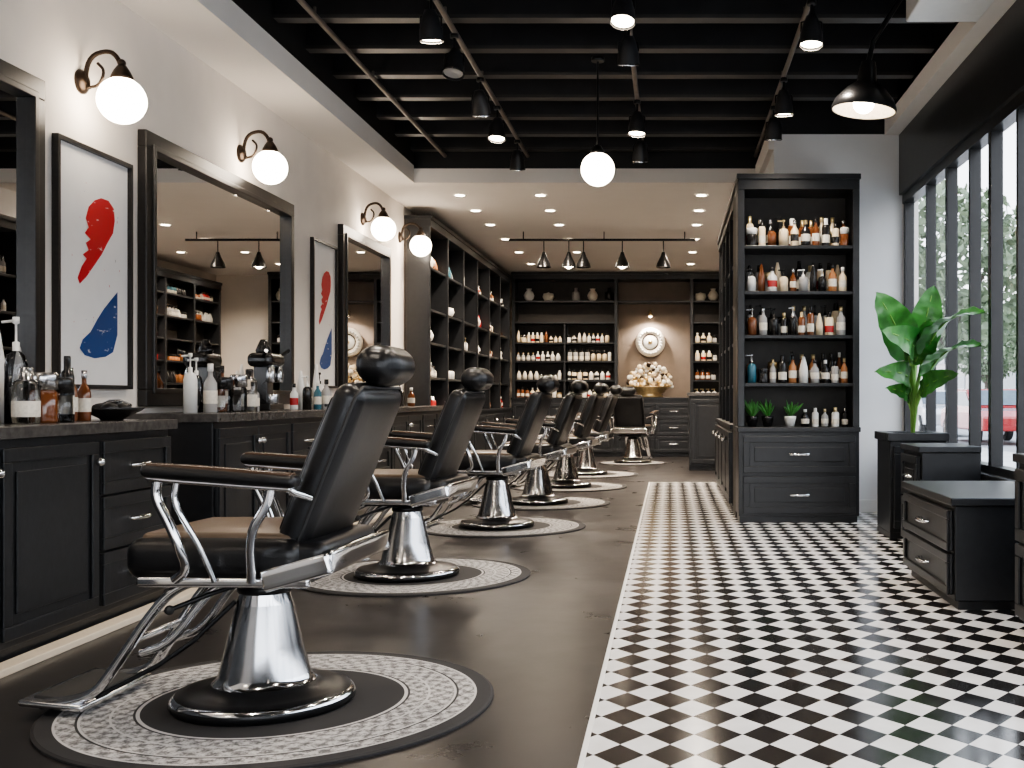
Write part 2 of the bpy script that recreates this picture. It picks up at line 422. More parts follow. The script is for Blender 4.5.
def fill(mb, x0, x1, y, z, hmax, rng, r=.03, gap=.012, pal=None, skip=.05, depth=True, run=4, hlo=.6):
    x = x0
    pal = pal or BOT
    while x < x1:
        n = rng.randint(1, run); k = rng.choice([0,0,4,4,1,2,3]); c = rng.choice(pal); rr = r*rng.uniform(.8, 1.2)
        h = hmax*rng.uniform(hlo, .98)*(0.65 if k == 1 else 1); cap = rng.choice(['b_black', 'b_black', 'b_black', 'b_white', 'steel', 'gold'])
        for i in range(n):
            if x+rr*2 > x1: return
            if rng.random() > skip:
                bottle(mb, x+rr*1.2, y+rng.uniform(-.01, .02), z, h, rr, k, c, cap)
            x += rr*2.3+gap
def shelf_unit(name, loc, rot, W, H, D, bays, shelves, base_h, fronts, r=.03, pal=None, seed=1, innerD=None, backm='cab_in', fillp=1.0, hmax=.22, base_out=.03, nofill=()):
    mb = MB(); rng = random.Random(seed); innerD = innerD or D-.03
    t = .045
    mb.box(0, W, innerD, D, 0, H-.001, backm)
    for x in bays:
        a = max(0, min(W-t, x-t/2)); mb.box(a, a+t, 0, innerD, base_h, H-.1, 'cab')
        mb.box(a-.006, a+t+.006, -.012, 0.0, base_h, H-.1, 'cab')
    mb.box(-.005, W+.005, -.02, innerD, H-.12, H-.0, 'cab'); mb.box(-.015, W+.015, -.035, D, H-.035, H+.01, 'cab')
    for z in shelves: mb.box(t/2, W-t/2, .01, innerD, z-.03, z, 'cab')
    if base_h > .05:
        mb.box(-.0, W, -base_out, innerD, .06, base_h-.04, 'cab'); mb.box(.01, W-.01, -base_out+.03, innerD, 0, .06, 'cab')
        mb.box(-.01, W+.01, -base_out-.02, innerD, base_h-.04, base_h, 'cab')
        fronts(mb, -base_out)
    o = mb.build(name, loc, rot, bevel=.004)
    m2 = MB()
    levels = [base_h]+list(shelves)
    for bi in range(len(bays)-1):
        for li, z in enumerate(levels):
            nz = levels[li+1]-.03 if li+1 < len(levels) else H-.12
            if bi in nofill: continue
            if rng.random() > fillp: continue
            hm = min(hmax, (nz-z)*.82)
            fill(m2, bays[bi]+.05, bays[bi+1]-.05, .13, z+.001, hm, rng, r, pal=pal)
    if m2.v: m2.build('toiletry_bottles', loc, rot)
    return o

# ---- product bookcase facing the camera
def fr(mb, y):
    panel(mb, .03, .98, .08, .40, y, 'cab', 'bar'); panel(mb, .03, .98, .42, .74, y, 'cab', 'bar')
shelf_unit('product_bookcase', (.575, 9.24, 0), 0, 1.01, 2.92, .80, [0, 1.01], [1.176, 1.58, 1.95, 2.335], .806, fr, r=.03, seed=5, innerD=.4, fillp=1, hmax=.25, nofill=(0,))
mb = MB(); rng = random.Random(34)
pals = {2.336: ['b_black','b_amber','b_cream','b_cream','b_amber','b_black'], 1.951: ['b_amber','b_black','b_cream','b_grey','b_white','b_orange'],
        1.581: ['b_black','b_white','b_cream','b_grey','b_amber','b_black'], 1.177: ['b_teal','b_white','b_grey','b_black','b_orange','b_amber','b_white']}
for z, pl in pals.items():
    fill(mb, .07, .97, .08, z, .25, rng, .036, gap=.004, pal=pl, skip=0, run=1, hlo=.75)
    fill(mb, .07, .97, .20, z, .29, rng, .036, gap=.004, pal=pl, skip=.1, run=2, hlo=.8)
fill(mb, .53, .95, .10, .807, .2, rng, .033, pal=['b_white','b_grey','b_black','b_cream'], skip=0, run=1)
mb.build('toiletry_bottles', (.575, 9.24, 0))
# little succulents
def succulent(loc, pot):
    mb = MB(); mb.lathe((0,0,0), [(.035,0),(.05,.07),(.052,.09),(.045,.085),(.001,.08)], pot, 14)
    for i in range(22):
        a = R.uniform(0, 6.28); t = R.uniform(.2, 1.0); L = R.uniform(.10, .17)
        d = Vector((math.cos(a)*t, math.sin(a)*t, 1)).normalized()
        mb.tube([Vector((0,0,.08)), Vector((0,0,.08))+d*L*.6, Vector((0,0,.08))+d*L], [.008,.012,.002], 'leafmat', 5)
    mb.build('potted_succulent', loc)
succulent((.70, 9.35, .807), 'b_black'); succulent((.83, 9.36, .807), 'b_black'); succulent((1.02, 9.34, .807), 'b_white')

# ---- side shelving facing left (behind the bookcase)
def fr2(mb, y):
    for i in range(4): panel(mb, .05+i*.77, .05+(i+1)*.77, .08, .74, y, 'cab', 'kl')
shelf_unit('display_shelving', (.60, 13.18, 0), -math.pi/2, 3.12, 2.92, .34, [0, .78, 1.56, 2.34, 3.12], [1.176, 1.58, 1.95, 2.335], .806, fr2, seed=9)
# ---- left wall shelving near back
def fr3(mb, y):
    for i in range(7): panel(mb, .02+i*.92, .02+(i+1)*.92, .08, .8, y, 'cab', 'kr')
shelf_unit('display_shelving', (-2.85, 13.0, 0), math.pi/2, 6.5, 3.2, .29, [0, 1.08, 2.16, 3.25, 4.33, 5.41, 6.5], [1.3, 1.72, 2.12, 2.62], .88, fr3, seed=11, fillp=.75, r=.04)
# ---- right wall shelving in the lounge
shelf_unit('display_shelving', (1.80, 19.7, 0), -math.pi/2, 6.4, 3.1, .31, [0, 1.07, 2.13, 3.2, 4.27, 5.33, 6.4], [1.3, 1.66, 2.02, 2.38, 2.75], .88, fr3, seed=12, fillp=.9, r=.04)
# ---- back wall unit
bx0 = -2.83
def fr4(mb, y):
    xs = [.0, .6, 1.2, 1.83]
    for i in range(3): drawers(mb, xs[i]+.02, xs[i+1], .08, .96, 3, y)
    for i in range(2): drawers(mb, 1.88+i*.68, 1.88+(i+1)*.68, .08, .96, 3, y)
    panel(mb, 3.27, 3.75, .08, .96, y, 'cab', 'kl')
W4 = 3.78; bays4 = [0, 1.86, 3.22, 3.78]
u = shelf_unit('back_wall_cabinet', (bx0, 19.75, 0), 0, W4, 3.3, .5, bays4, [], 1.06, fr4, seed=2, backm='taupe', nofill=(0,1,2,3), base_out=.12)
mb = MB(); rng = random.Random(8)
for (a, b) in ((.03, 1.83), (3.25, 3.74)):
    for z in (1.38, 1.72, 2.05, 2.42, 2.8):
        mb.box(a, b, .01, .47, z-.03, z, 'cab')
    mb.box(a, b, .44, .468, 1.06, 3.2, 'cab_in')
mb.box(1.88, 3.2, .01, .47, 2.77, 2.8, 'cab')
mb.box(.92, .95, .02, .44, 1.06, 2.38, 'cab')
mb.build('shelf_boards', (bx0, 19.75, 0))
mb = MB()
for (a, b) in ((.05, .9), (.97, 1.8), (3.27, 3.72)):
    for z in (1.061, 1.381, 1.721, 2.051):
        fill(mb, a, b, .12, z, .22, rng, .038, gap=.004, pal=['b_cream','b_white','b_cream','b_amber','b_label' ,'b_grey'], skip=0)
mb.build('toiletry_bottles', (bx0, 19.75, 0))
def vase(loc, s, mat, k):
    mb = MB()
    ps = [[(.05,0),(.11,.06),(.13,.14),(.09,.22),(.05,.26),(.07,.3)], [(.07,0),(.1,.03),(.1,.2),(.04,.24),(.04,.32)], [(.09,0),(.14,.1),(.12,.18),(.03,.2),(.001,.22)]][k]
    mb.lathe((0,0,0), [(a*s, b*s) for a, b in ps], mat, 16); mb.build('decorative_vase', loc)
for i, (x, mt, k) in enumerate(((-2.55,'b_white',0),(-2.2,'ivory',2),(-1.7,'b_grey',1),(-1.4,'ivory',0),(-1.1,'b_black',1),(.55,'ivory',2),(.78,'ivory',0))):
    vase((x, 19.9, 2.801), .75, mt, k)
for (y, z, k, mt) in ((13.5,2.62,0,'ivory'),(14.7,2.12,2,'b_white'),(15.6,2.62,1,'b_grey'),(13.45,1.72,0,'b_white'),(16.8,2.12,0,'ivory')):
    vase((-2.98, y, z+.001), .7, mt, k)

# centre feature
mb = MB()
T = Matrix.Translation((-.36, 20.16, 2.07)) @ Matrix.Rotation(math.pi/2, 4, 'X')
mb.lathe((0,0,0), [(.001,.03),(.13,.03),(.15,.05),(.2,.07),(.25,.055),(.27,.02),(.27,0)], 'ivory', 40, T)
for i in range(24):
    a = i*math.pi/12; mb.sphere((.205*math.cos(a), .205*math.sin(a), .065), .025, 'b_white', 8, 6, T=T)
mb.lathe((0,0,0), [(.001,.045),(.12,.05),(.135,.035)], 'b_white', 30, T)
mb.lathe((0,0,0), [(.135,.052),(.145,.056),(.155,.05)], 'bronze', 30, T, cap=False)
mb.sphere((0,0,.055), .04, 'gold', 10, 6, T=T)
mb.build('wall_medallion')
mb = MB()
mb.lathe((0,0,0), [(.22,0),(.25,.02),(.2,.05),(.28,.12),(.33,.18),(.34,.2)], 'gold', 28)
for i in range(190):
    a = R.uniform(0, 6.28); r = .4*R.random()**.5; h = .16+R.uniform(.2, 1)*.46*math.sqrt(max(0, 1-(r/.42)**2))
    mb.sphere((r*math.cos(a), r*.5*math.sin(a), h), R.uniform(.022, .05), R.choice(['ivory','b_white','b_label','b_cream','gold','gold','bronze']), 8, 5)
mb.build('flower_arrangement', (-.36, 19.86, 1.062))
mb = MB(); mb.tube([(0,.0,0),(0,-.1,.05),(0,-.16,0)], .012, 'gold', 6, smoothpath=1); mb.lathe((0,-.16,-.08), [(.05,0),(.02,.08)], 'gold', 12); mb.sphere((0,-.16,-.075), .03, 'bulb', 10, 6)
o = mb.build('picture_light', (-.36, 20.22, 2.62)); light('SPOT', 'lamp', (0, -.25, -.1), 100, size=.04, spot=2.6, parent=o)

# reception desk
mb = MB(); mb.box(0, 1.25, .03, .6, 0, .06, 'cab'); mb.box(0, 1.25, 0, .6, .06, 1.08, 'cab'); mb.box(-.03, 1.28, -.03, .63, 1.08, 1.13, 'counter_top')
for i in range(2): panel(mb, .03+i*.6, .63+i*.6, .1, 1.04, 0)
mb.build('reception_desk', (.28, 15.9, 0), bevel=.004)

# ---------------------------------------------------------------- left vanity counters
def counter(name, x, y0, y1, H, D, segs, top='counter_top'):
    mb = MB(); W = y1-y0
    mb.box(0, W, .0, D, .07, H-.05, 'cab'); mb.box(0, W, .02, D, 0, .07, 'cab')
    mb.box(-.02, W+.02, -.04, D, H-.05, H, top)
    for (a, b, kind) in segs:
        if kind == 'd3': drawers(mb, a, b, .10, H-.08, 3, 0)
        else: panel(mb, a, b, .10, H-.08, 0, 'cab', kind)
    return mb.build(name, (x, y0, 0), math.pi/2, bevel=.004)
counter('vanity_counter', -2.59, 2.1, 5.68, .94, .555, [(.03,.73,'kr'),(.73,1.42,'kl'),(1.42,2.1,'kr'),(2.12,2.84,'kr'),(2.87,3.55,'d3')])
counter('vanity_counter', -2.62, 6.3, 12.9, .96, .525, [(.02,.62,'kr'),(.62,1.22,'kl'),(1.25,1.95,'d3'),(1.98,2.6,'kr'),(2.6,3.2,'kl'),(3.25,3.9,'d3'),(3.95,4.6,'kr'),(4.6,5.2,'kl'),(5.25,5.9,'d3'),(5.93,6.57,'kr')])
simple('trim_1', [(-2.585, -2.50, 2.1, 12.9, 0, .03, 'cream_trim')], bevel=.004)

# mirrors
def mirror(y0, y1, z0, z1):
    mb = MB(); w = .10
    W = y1-y0
    for b in ((0, W, z0, z0+w), (0, W, z1-w, z1), (0, w, z0+w, z1-w), (W-w, W, z0+w, z1-w)):
        mb.box(b[0], b[1], -.055, 0, b[2], b[3], 'frame_dark')
    for b in ((w*.75, W-w*.75, z0+w*.75, z0+w*1.1), (w*.75, W-w*.75, z1-w*1.1, z1-w*.75), (w*.75, w*1.1, z0+w, z1-w), (W-w*1.1, W-w*.75, z0+w, z1-w)):
        mb.box(b[0], b[1], -.068, -.0, b[2], b[3], 'frame_dark')
    mb.box(w, W-w, -.02, -.001, z0+w, z1-w, 'mirror')
    mb.build('wall_mirror', (XL+.002, y0, 0), math.pi/2, bevel=.005)
mirror(3.4, 5.45, .99, 2.62); mirror(6.50, 9.06, 1.0, 2.64); mirror(10.42, 12.2, 1.0, 2.70)
# posters
red = [(83,215),(86,203),(92,196),(99,193),(107,195),(113,203),(114,215),(112,228),(105,240),(100,250),(92,262),(84,274),(77,282),(75,276),(79,264),(84,256),(80,252),(86,247),(83,240),(88,236),(82,230),(86,224)]
blue = [(117,288),(117,312),(117,332),(112,350),(104,355),(92,357),(82,354),(77,347),(80,338),(88,330),(95,317),(102,306),(110,296)]
def poster(y0, y1, z0, z1):
    mb = MB(); W = y1-y0; H = z1-z0; w = .022
    for b in ((0, W, z0, z0+w), (0, W, z1-w, z1), (0, w, z0+w, z1-w), (W-w, W, z0+w, z1-w)):
        mb.box(b[0], b[1], -.035, 0, b[2], b[3], 'frame_dark')
    mb.box(w, W-w, -.012, -.001, z0+w, z1-w, 'paper')
    for pts, mt, dy in ((red, 'paint_red', -.014), (blue, 'paint_blue', -.014)):
        vs = [(W*(p[0]-53)/78, dy, z0+H*(1-(p[1]-(133+(p[0]-53)*.3))/(388-(133+(p[0]-53)*.3)))) for p in pts]
        mb.add(vs, [tuple(range(len(vs)))], mt)
    rr = random.Random(4)
    for i in range(26):
        px = rr.uniform(.2, .85)*W; pz = z0+H*rr.uniform(.15, .85); q = rr.uniform(.002, .005); L = rr.uniform(1, 4)
        mb.add([(px, -.0135, pz), (px+q, -.0135, pz+q*.3), (px+q*.8, -.0135, pz+q*L), (px-q*.2, -.0135, pz+q*L*.8)], [(0,1,2,3)], rr.choice(['paint_red','paint_blue','b_grey']))
    mb.build('framed_poster', (XL+.002, y0, 0), math.pi/2)
poster(5.60, 6.38, 1.10, 2.40); poster(9.62, 10.32, 1.14, 2.46)

# sconces
def sconce(y, z, out=.22):
    mb = MB()
    T = Matrix.Rotation(math.pi/2, 4, 'Y')
    mb.lathe((0,0,0), [(.065,0),(.065,.012),(.045,.03),(.02,.04)], 'bronze', 20, T @ Matrix.Identity(4))
    mb.tube([(.03,0,0),(.05,0,-.05),(.02,0,.02),(.05,0,.14),(.15,0,.17),(out-.02,0,.13),(out,0,.06)], .013, 'bronze', 8, smoothpath=2)
    mb.tube([(.04,0,-.03),(.1,0,-.02),(.13,0,.06),(.09,0,.1)], .008, 'bronze', 8, smoothpath=2)
    mb.sphere((out,0,.10), .022, 'bronze', 10, 6)
    mb.lathe((out,0,.01), [(.06,0),(.055,.02),(.04,.05),(.02,.08)], 'bronze', 18)
    mb.sphere((out,0,-.10), .124, 'globe', 28, 16)
    mb.build('wall_sconce', (XL, y, z))
sconce(5.88, 2.74); sconce(8.06, 2.84); sconce(11.25, 2.88); sconce(12.8, 2.92, .25); sconce(3.3, 2.74); sconce(1.2, 2.74)  # the nearest sconces are out of view, added to brighten the left wall

# pendants
mb = MB(); mb.lathe((0,0,.82), [(.05,0),(.05,.03)], 'blackmetal', 16); mb.tube([(0,0,.12),(0,0,.85)], .008, 'blackmetal', 6)
mb.lathe((0,0,.11), [(.055,0),(.05,.03),(.025,.07)], 'blackmetal', 18); mb.sphere((0,0,0), .128, 'globe', 28, 16)
mb.build('globe_pendant', (-.55, 8.37, 2.79))
mb = MB()
T = Matrix.Rotation(.10, 4, 'Y')
mb.lathe((0,0,0), [(.205,0),(.21,.02),(.19,.07),(.13,.14),(.065,.19),(.055,.28),(.045,.32)], 'blackmetal', 32, T, cap=False)
mb.lathe((0,0,0), [(.2,.004),(.18,.065),(.12,.13),(.05,.17),(.001,.175)], 'b_label', 32, T, cap=False)
mb.sphere((0,0,.055), .07, 'bulb', 14, 8)
mb.tube([(.03,0,.31),(.06,0,.45),(.22,0,.70),(.26,0,.76)], .018, 'blackmetal', 8)
o = mb.build('dome_pendant', (1.25, 7.1, 2.90)); light('SPOT', 'lamp', (0,0,-.02), 90, size=.08, spot=2.3, parent=o)

# track spotlights (real lamps)
def spot(loc, lit, tilt, yaw, e=70):
    mb = MB()
    L = 3.58-loc[2]-.07
    mb.tube([(0,0,.07),(0,0,.07+L)], .01, 'blackmetal', 6); mb.lathe((0,0,.04+L), [(.03,0),(.03,.03)], 'blackmetal', 12)
    mb.tube([(-.065,0,0),(-.065,0,.06),(0,0,.08),(.065,0,.06),(.065,0,0)], .007, 'blackmetal', 6)
    T = Matrix.Rotation(yaw, 4, 'Z') @ Matrix.Rotation(tilt, 4, 'X')
    mb.lathe((0,0,0), [(.075,-.09),(.072,-.02),(.055,.05),(.035,.10),(.001,.105)], 'beam_black', 18, T, cap=False)
    mb.lathe((0,0,0), [(.077,-.092),(.078,-.08),(.075,-.078)], 'chrome', 18, T, cap=False)
    mb.lathe((0,0,0), [(.001,-.075),(.068,-.078)], 'bulb' if lit else 'b_grey', 16, T, cap=False)
    o = mb.build('track_spotlight', loc)
    if lit:
        l = light('SPOT', 'lamp', (0,0,0), e, size=.05, spot=1.9, parent=o)
        l.matrix_parent_inverse.identity(); l.rotation_euler = (T.to_euler()); l.location = T @ Vector((0,0,-.11))
for (x, y, lit, tl) in ((-1.5,6.9,1,.15),(-.28,6.6,1,-.3),(-.28,7.4,0,.3),(-1.5,8.7,0,.5),(-1.5,9.55,1,-.2),(-.28,9.35,1,-.1),(-1.5,10.8,0,.3),(-.28,10.4,0,.4),(.9,7.0,1,-.1),(.9,8.7,1,.1),(.9,9.55,0,.2),(-1.5,7.65,0,-.3),
                        (-1.5,4.6,1,.1),(-.28,4.2,1,0),(.9,4.4,1,0),(-1.5,2.2,1,.1),(.9,2.0,1,0),(.9,-.4,1,0)):
    spot((x, y, 3.38), lit, tl, R.uniform(-.3, .3), 100)
# back-room track with small pendants
mb = MB(); mb.box(-2.2, .35, -.02, .02, .0, .03, 'blackmetal')
for x in (-2.0, -.9, .2): mb.tube([(x,0,.03),(x,0,.128)], .008, 'blackmetal', 6)
mb.build('lighting_track', (0, 15.0, 3.19))
for x, lit in ((-1.72,0),(-1.38,1),(-1.18,0),(-.65,1),(-.09,0)):
    mb = MB(); mb.tube([(0,0,.1),(0,0,.26)], .008, 'blackmetal', 6)
    mb.lathe((0,0,0), [(.10,-.1),(.09,-.05),(.04,.05),(.02,.11)], 'blackmetal', 18, cap=False); mb.lathe((0,0,0), [(.001,-.08),(.088,-.085)], 'bulb' if lit else 'b_grey', 16, cap=False)
    if lit: mb.sphere((0,0,-.07), .05, 'bulb', 12, 8)
    mb.build('track_pendant', (x, 15.0, 2.93))
# recessed downlights
mb = MB(); mb.lathe((0,0,-.004), [(.001,0),(.055,.0)], 'bulb', 18, cap=False); mb.lathe((0,0,-.008), [(.055,.004),(.075,0),(.08,.008)], 'b_white', 18, cap=False)
dl = None
for y in (12.3, 13.3, 14.4, 15.7, 17.1, 18.6):
    for x in (-2.35, -1.45, .35, 1.35):
        if y < 13.3 and x > .9: continue
        if dl is None: dl = mb.build('recessed_downlight', (x, y, 3.318)); o = dl
        else: o = copyobj(dl, (x, y, 3.318))
        light('SPOT', 'lamp', (0,0,-.03), 160, color=(1,.84,.67), size=.05, spot=2.6, parent=o)

# ---------------------------------------------------------------- barber chair (faces -X in local space)
mb = MB()
mb.lathe((0,0,0), [(.29,0,'blackmetal'),(.30,.012,'blackmetal'),(.30,.03,'blackmetal'),(.285,.045,'chrome'),(.25,.052,'blackmetal'),(.20,.06,'blackmetal'),(.17,.075,'blackmetal'),(.160,.085,'chrome'),(.150,.10,'chrome'),(.126,.2,'steel'),(.092,.34,'steel'),(.078,.39,'chrome'),(.078,.41,'chrome'),(.055,.415,'steel'),(.05,.45,'steel')], 'steel', 48)
mb.lathe((0,0,0), [(.084,.375),(.089,.38),(.089,.40),(.084,.405)], 'blackmetal', 32)
mb.box(-.19, .19, -.18, .18, .42, .455, 'blackmetal')
mb.tube([(.0,-.1,.43),(-.1,-.2,.40),(-.2,-.26,.36)], .008, 'blackmetal', 6); mb.sphere((-.2,-.26,.36), .016, 'rubber', 10, 6)
# seat
mb.rbox((.29, .285, .066), .050, 'leather', Matrix.Translation((-.055, 0, .522)), bulge=(0,0,.010))
mb.rbox((.250, .245, .022), .02, 'seat_top_tan', Matrix.Translation((-.055, 0, .582)), bulge=(0,0,.012))  # inset seat top, toned between black and tan
# polished side frames and rear apron
for s in (-1, 1):
    mb.rbox((.28, .012, .017), .011, 'chrome', Matrix.Translation((-.01, s*.290, .455)))
    mb.rbox((.115, .014, .036), .013, 'chrome', Matrix.Translation((.225, s*.290, .488)) @ Matrix.Rotation(-.27, 4, 'Y'))
mb.rbox((.013, .28, .040), .012, 'chrome', Matrix.Translation((.330, 0, .52)) @ Matrix.Rotation(.2, 4, 'Y'))
mb.rbox((.06, .265, .045), .035, 'leather', Matrix.Translation((.245, 0, .535)))
# back rest
TB = Matrix.Translation((.268, 0, .80)) @ Matrix.Rotation(math.radians(22), 4, 'Y')
mb.rbox((.050, .24, .300), .045, 'leather', TB, bulge=(.014,0,.012))
mb.rbox((.018, .18, .24), .016, 'leather', TB @ Matrix.Translation((-.05, 0, 0)), bulge=(.018,0,0))
for z in (-.12, .05, .2): mb.tube([TB @ Vector((-.074,-.17,z)), TB @ Vector((-.083,0,z)), TB @ Vector((-.074,.17,z))], .005, 'leather', 6)
pl = [(.028,-.236,-.28),(.028,-.241,0),(.028,-.236,.27),(.028,-.2,.304),(.028,.2,.304),(.028,.236,.27),(.028,.241,0),(.028,.236,-.28)]
mb.tube([TB @ Vector(p) for p in pl], .006, 'rubber', 6)
# head rest
for s in (-.045, .045): mb.tube([TB @ Vector((0,s,.28)), TB @ Vector((-.005,s,.37))], .012, 'blackmetal', 8)
TH = TB @ Matrix.Translation((.012, 0, .378)) @ Matrix.Rotation(-math.radians(18), 4, 'Y')
mb.rbox((.070, .135, .064), .057, 'leather', TH, bulge=(.010,.006,.004))
# arms
for s in (-1, 1):
    yy_ = s*.35
    T = Matrix.Translation((.01, yy_, .795)) @ Matrix.Rotation(math.radians(4), 4, 'Y')
    mb.rbox((.245, .036, .020), .018, 'leather', T, bulge=(0,0,.003))
    mb.rbox((.23, .028, .009), .008, 'brown_pad', T @ Matrix.Translation((0,0,.016)), bulge=(0,0,.003))
    mb.rbox((.23, .02, .008), .007, 'chrome', T @ Matrix.Translation((0,0,-.024)))
    mb.tube([(-.19,yy_,.79),(-.20,yy_,.73),(-.16,yy_,.66),(-.12,yy_,.57),(-.11,s*.32,.50),(-.16,s*.305,.465)], .016, 'chrome', 10, smoothpath=2)
    mb.tube([(-.13,yy_,.775),(-.14,yy_,.72),(-.11,yy_,.66),(-.07,s*.33,.58),(-.03,s*.305,.46)], .010, 'chrome', 8, smoothpath=2)
    mb.tube([(.17,yy_,.765),(.155,yy_,.70),(.10,yy_,.62),(.09,s*.31,.46)], .015, 'chrome', 10, smoothpath=2)
    mb.tube([(.21,yy_,.765),(.24,yy_,.745),(.26,s*.27,.72)], .012, 'chrome', 8)
# foot rest
for s in (-1, 1):
    mb.tube([(-.14,s*.14,.44),(-.22,s*.15,.42),(-.29,s*.16,.36),(-.43,s*.17,.15),(-.50,s*.18,.055),(-.66,s*.19,.035)], .030, 'chrome', 12, smoothpath=2, flat=.55)
    mb.tube([(-.08,s*.09,.43),(-.16,s*.10,.38),(-.27,s*.11,.22),(-.37,s*.12,.19)], .014, 'chrome', 8, smoothpath=2)
mb.tube([(-.37,-.165,.24),(-.37,.165,.24)], .013, 'chrome', 8)
mb.rbox((.11, .22, .012), .011, 'chrome', Matrix.Translation((-.62, 0, .035)) @ Matrix.Rotation(.08, 4, 'Y'))
mb.rbox((.08, .18, .006), .005, 'rubber', Matrix.Translation((-.62, 0, .048)) @ Matrix.Rotation(.08, 4, 'Y'))
mb.tube([(-.08,-.05,.35),(-.25,-.10,.18),(-.50,-.16,.05)], .009, 'blackmetal', 6, smoothpath=1)
chair = mb.build('barber_chair', (-1.385, 3.76, .013), merge=False)
rug = MB(); rug.lathe((0,0,0), [(.735,0),(.735,.008),(.725,.012),(.001,.012)], 'rug_pattern', 96, cap=False, smooth=False)
rug0 = rug.build('round_rug', (-1.35, 3.78, .0005))
chair.rotation_euler = (0,0,-.05)
for (x, y, r) in ((-1.54, 6.45, -.10), (-1.40, 8.9, -.10), (-1.31, 10.9, -.10), (-1.22, 12.9, -.12), (-1.15, 15.0, -.1)):
    copyobj(chair, (x, y, .013), r); copyobj(rug0, (x+.03, y+.03, .0005)).scale = (.93, .93, 1)
copyobj(chair, (-.60, 17.7, .013), math.radians(-100)); copyobj(rug0, (-.60, 17.7, .0005)).scale = (.75, .75, 1)

# ---------------------------------------------------------------- counter objects
def cluster(name, items, loc):
    mb = MB()
    for (x, y, h, r, k, c, cap) in items: bottle(mb, x, y, 0, h, r, k, c, cap, 18)
    return mb.build(name, loc)
cluster('grooming_bottles', [(-.05,-.35,.42,.05,3,'b_grey','b_white'),(.05,-.22,.46,.045,3,'clear','b_white'),(-.1,-.12,.44,.045,2,'b_white','b_white'),(.14,-.05,.2,.05,1,'clear','b_black'),(-.08,.02,.34,.03,2,'b_grey','b_white'),(.1,.12,.25,.032,0,'b_amber','steel'),(.02,.2,.22,.034,0,'b_amber','b_black'),(.14,-.3,.24,.055,4,'clear','steel'),(.14,-.17,.22,.05,1,'b_amber','steel'),(.14,.02,.30,.03,4,'b_black','b_black'),(.10,.24,.24,.03,0,'b_amber','steel')], (-2.88, 4.98, .941))
cluster('grooming_bottles', [(0,-.3,.36,.04,3,'b_white','b_white'),(.08,-.2,.30,.04,0,'b_grey','b_white'),(-.05,-.1,.34,.04,3,'clear','b_white'),(.1,-.06,.22,.05,1,'clear','b_black'),(.02,.05,.26,.045,4,'b_amber','b_black'),(.12,.14,.24,.045,1,'clear','steel'),(-.02,.22,.3,.035,0,'b_amber','b_black'),(.12,.32,.28,.05,4,'clear','b_black'),(.1,.44,.2,.04,0,'b_grey','b_black')], (-2.9, 6.95, .961))
cluster('grooming_bottles', [(.05,-.1,.2,.03,0,'b_white','b_black'),(.1,.05,.26,.035,3,'b_black','b_white'),(0,.2,.3,.035,2,'b_white','b_white'),(.1,.3,.22,.03,0,'b_teal','b_white'),(.05,.42,.36,.03,2,'b_white','b_white'),(.1,.52,.24,.04,0,'b_grey','b_black'),(0,.66,.3,.04,3,'b_white','b_black')], (-2.88, 8.38, .961))
cluster('grooming_bottles', [(.05,-.3,.24,.04,0,'b_white','b_black'),(.1,.0,.2,.04,1,'b_grey','b_black'),(0,.3,.28,.035,3,'b_amber','b_black'),(.1,.7,.22,.04,0,'b_white','steel'),(.05,1.2,.26,.04,3,'b_black','b_black'),(.1,1.5,.2,.04,0,'b_amber','b_white')], (-2.9, 10.4, .961))
# shaving bowl
mb = MB(); mb.lathe((0,0,0), [(.05,0),(.06,.01),(.13,.045),(.15,.06),(.145,.062),(.12,.045),(.05,.02),(.001,.018)], 'b_black', 28)
for i in range(5):
    a = i*1.25; mb.sphere((.05*math.cos(a), .05*math.sin(a), .06), .035, 'leather', 10, 6, sc=(1.3,.8,.7))
mb.tube([(-.08,0,.06),(0,.03,.1),(.09,0,.07)], .012, 'steel', 8, smoothpath=1)
mb.build('shaving_bowl', (-2.75, 5.42, .941))
# lather machine
mb = MB(); mb.box(-.1,.1,-.14,.14,0,.05,'b_black'); mb.box(-.05,.05,-.06,.06,.05,.34,'b_black')
mb.rbox((.09,.15,.05), .04, 'b_black', Matrix.Translation((.02,0,.36))); mb.lathe((0,0,.41), [(.05,0),(.055,.02),(.03,.08),(.02,.1)], 'b_black', 16)
mb.lathe((.08,-.08,.2), [(.03,0),(.035,.06),(.02,.12)], 'steel', 14); mb.lathe((.08,.08,.2), [(.03,0),(.035,.06),(.02,.12)], 'steel', 14)
mb.tube([(.05,-.15,.38),(.1,-.22,.42)], .014, 'b_black', 8); mb.tube([(.05,.15,.38),(.1,.24,.44)], .014, 'b_black', 8); mb.lathe((.06,0,.05), [(.05,0),(.05,.07),(.04,.07)], 'steel', 16)
mb.build('lather_machine', (-2.92, 7.9, .961), bevel=.006)

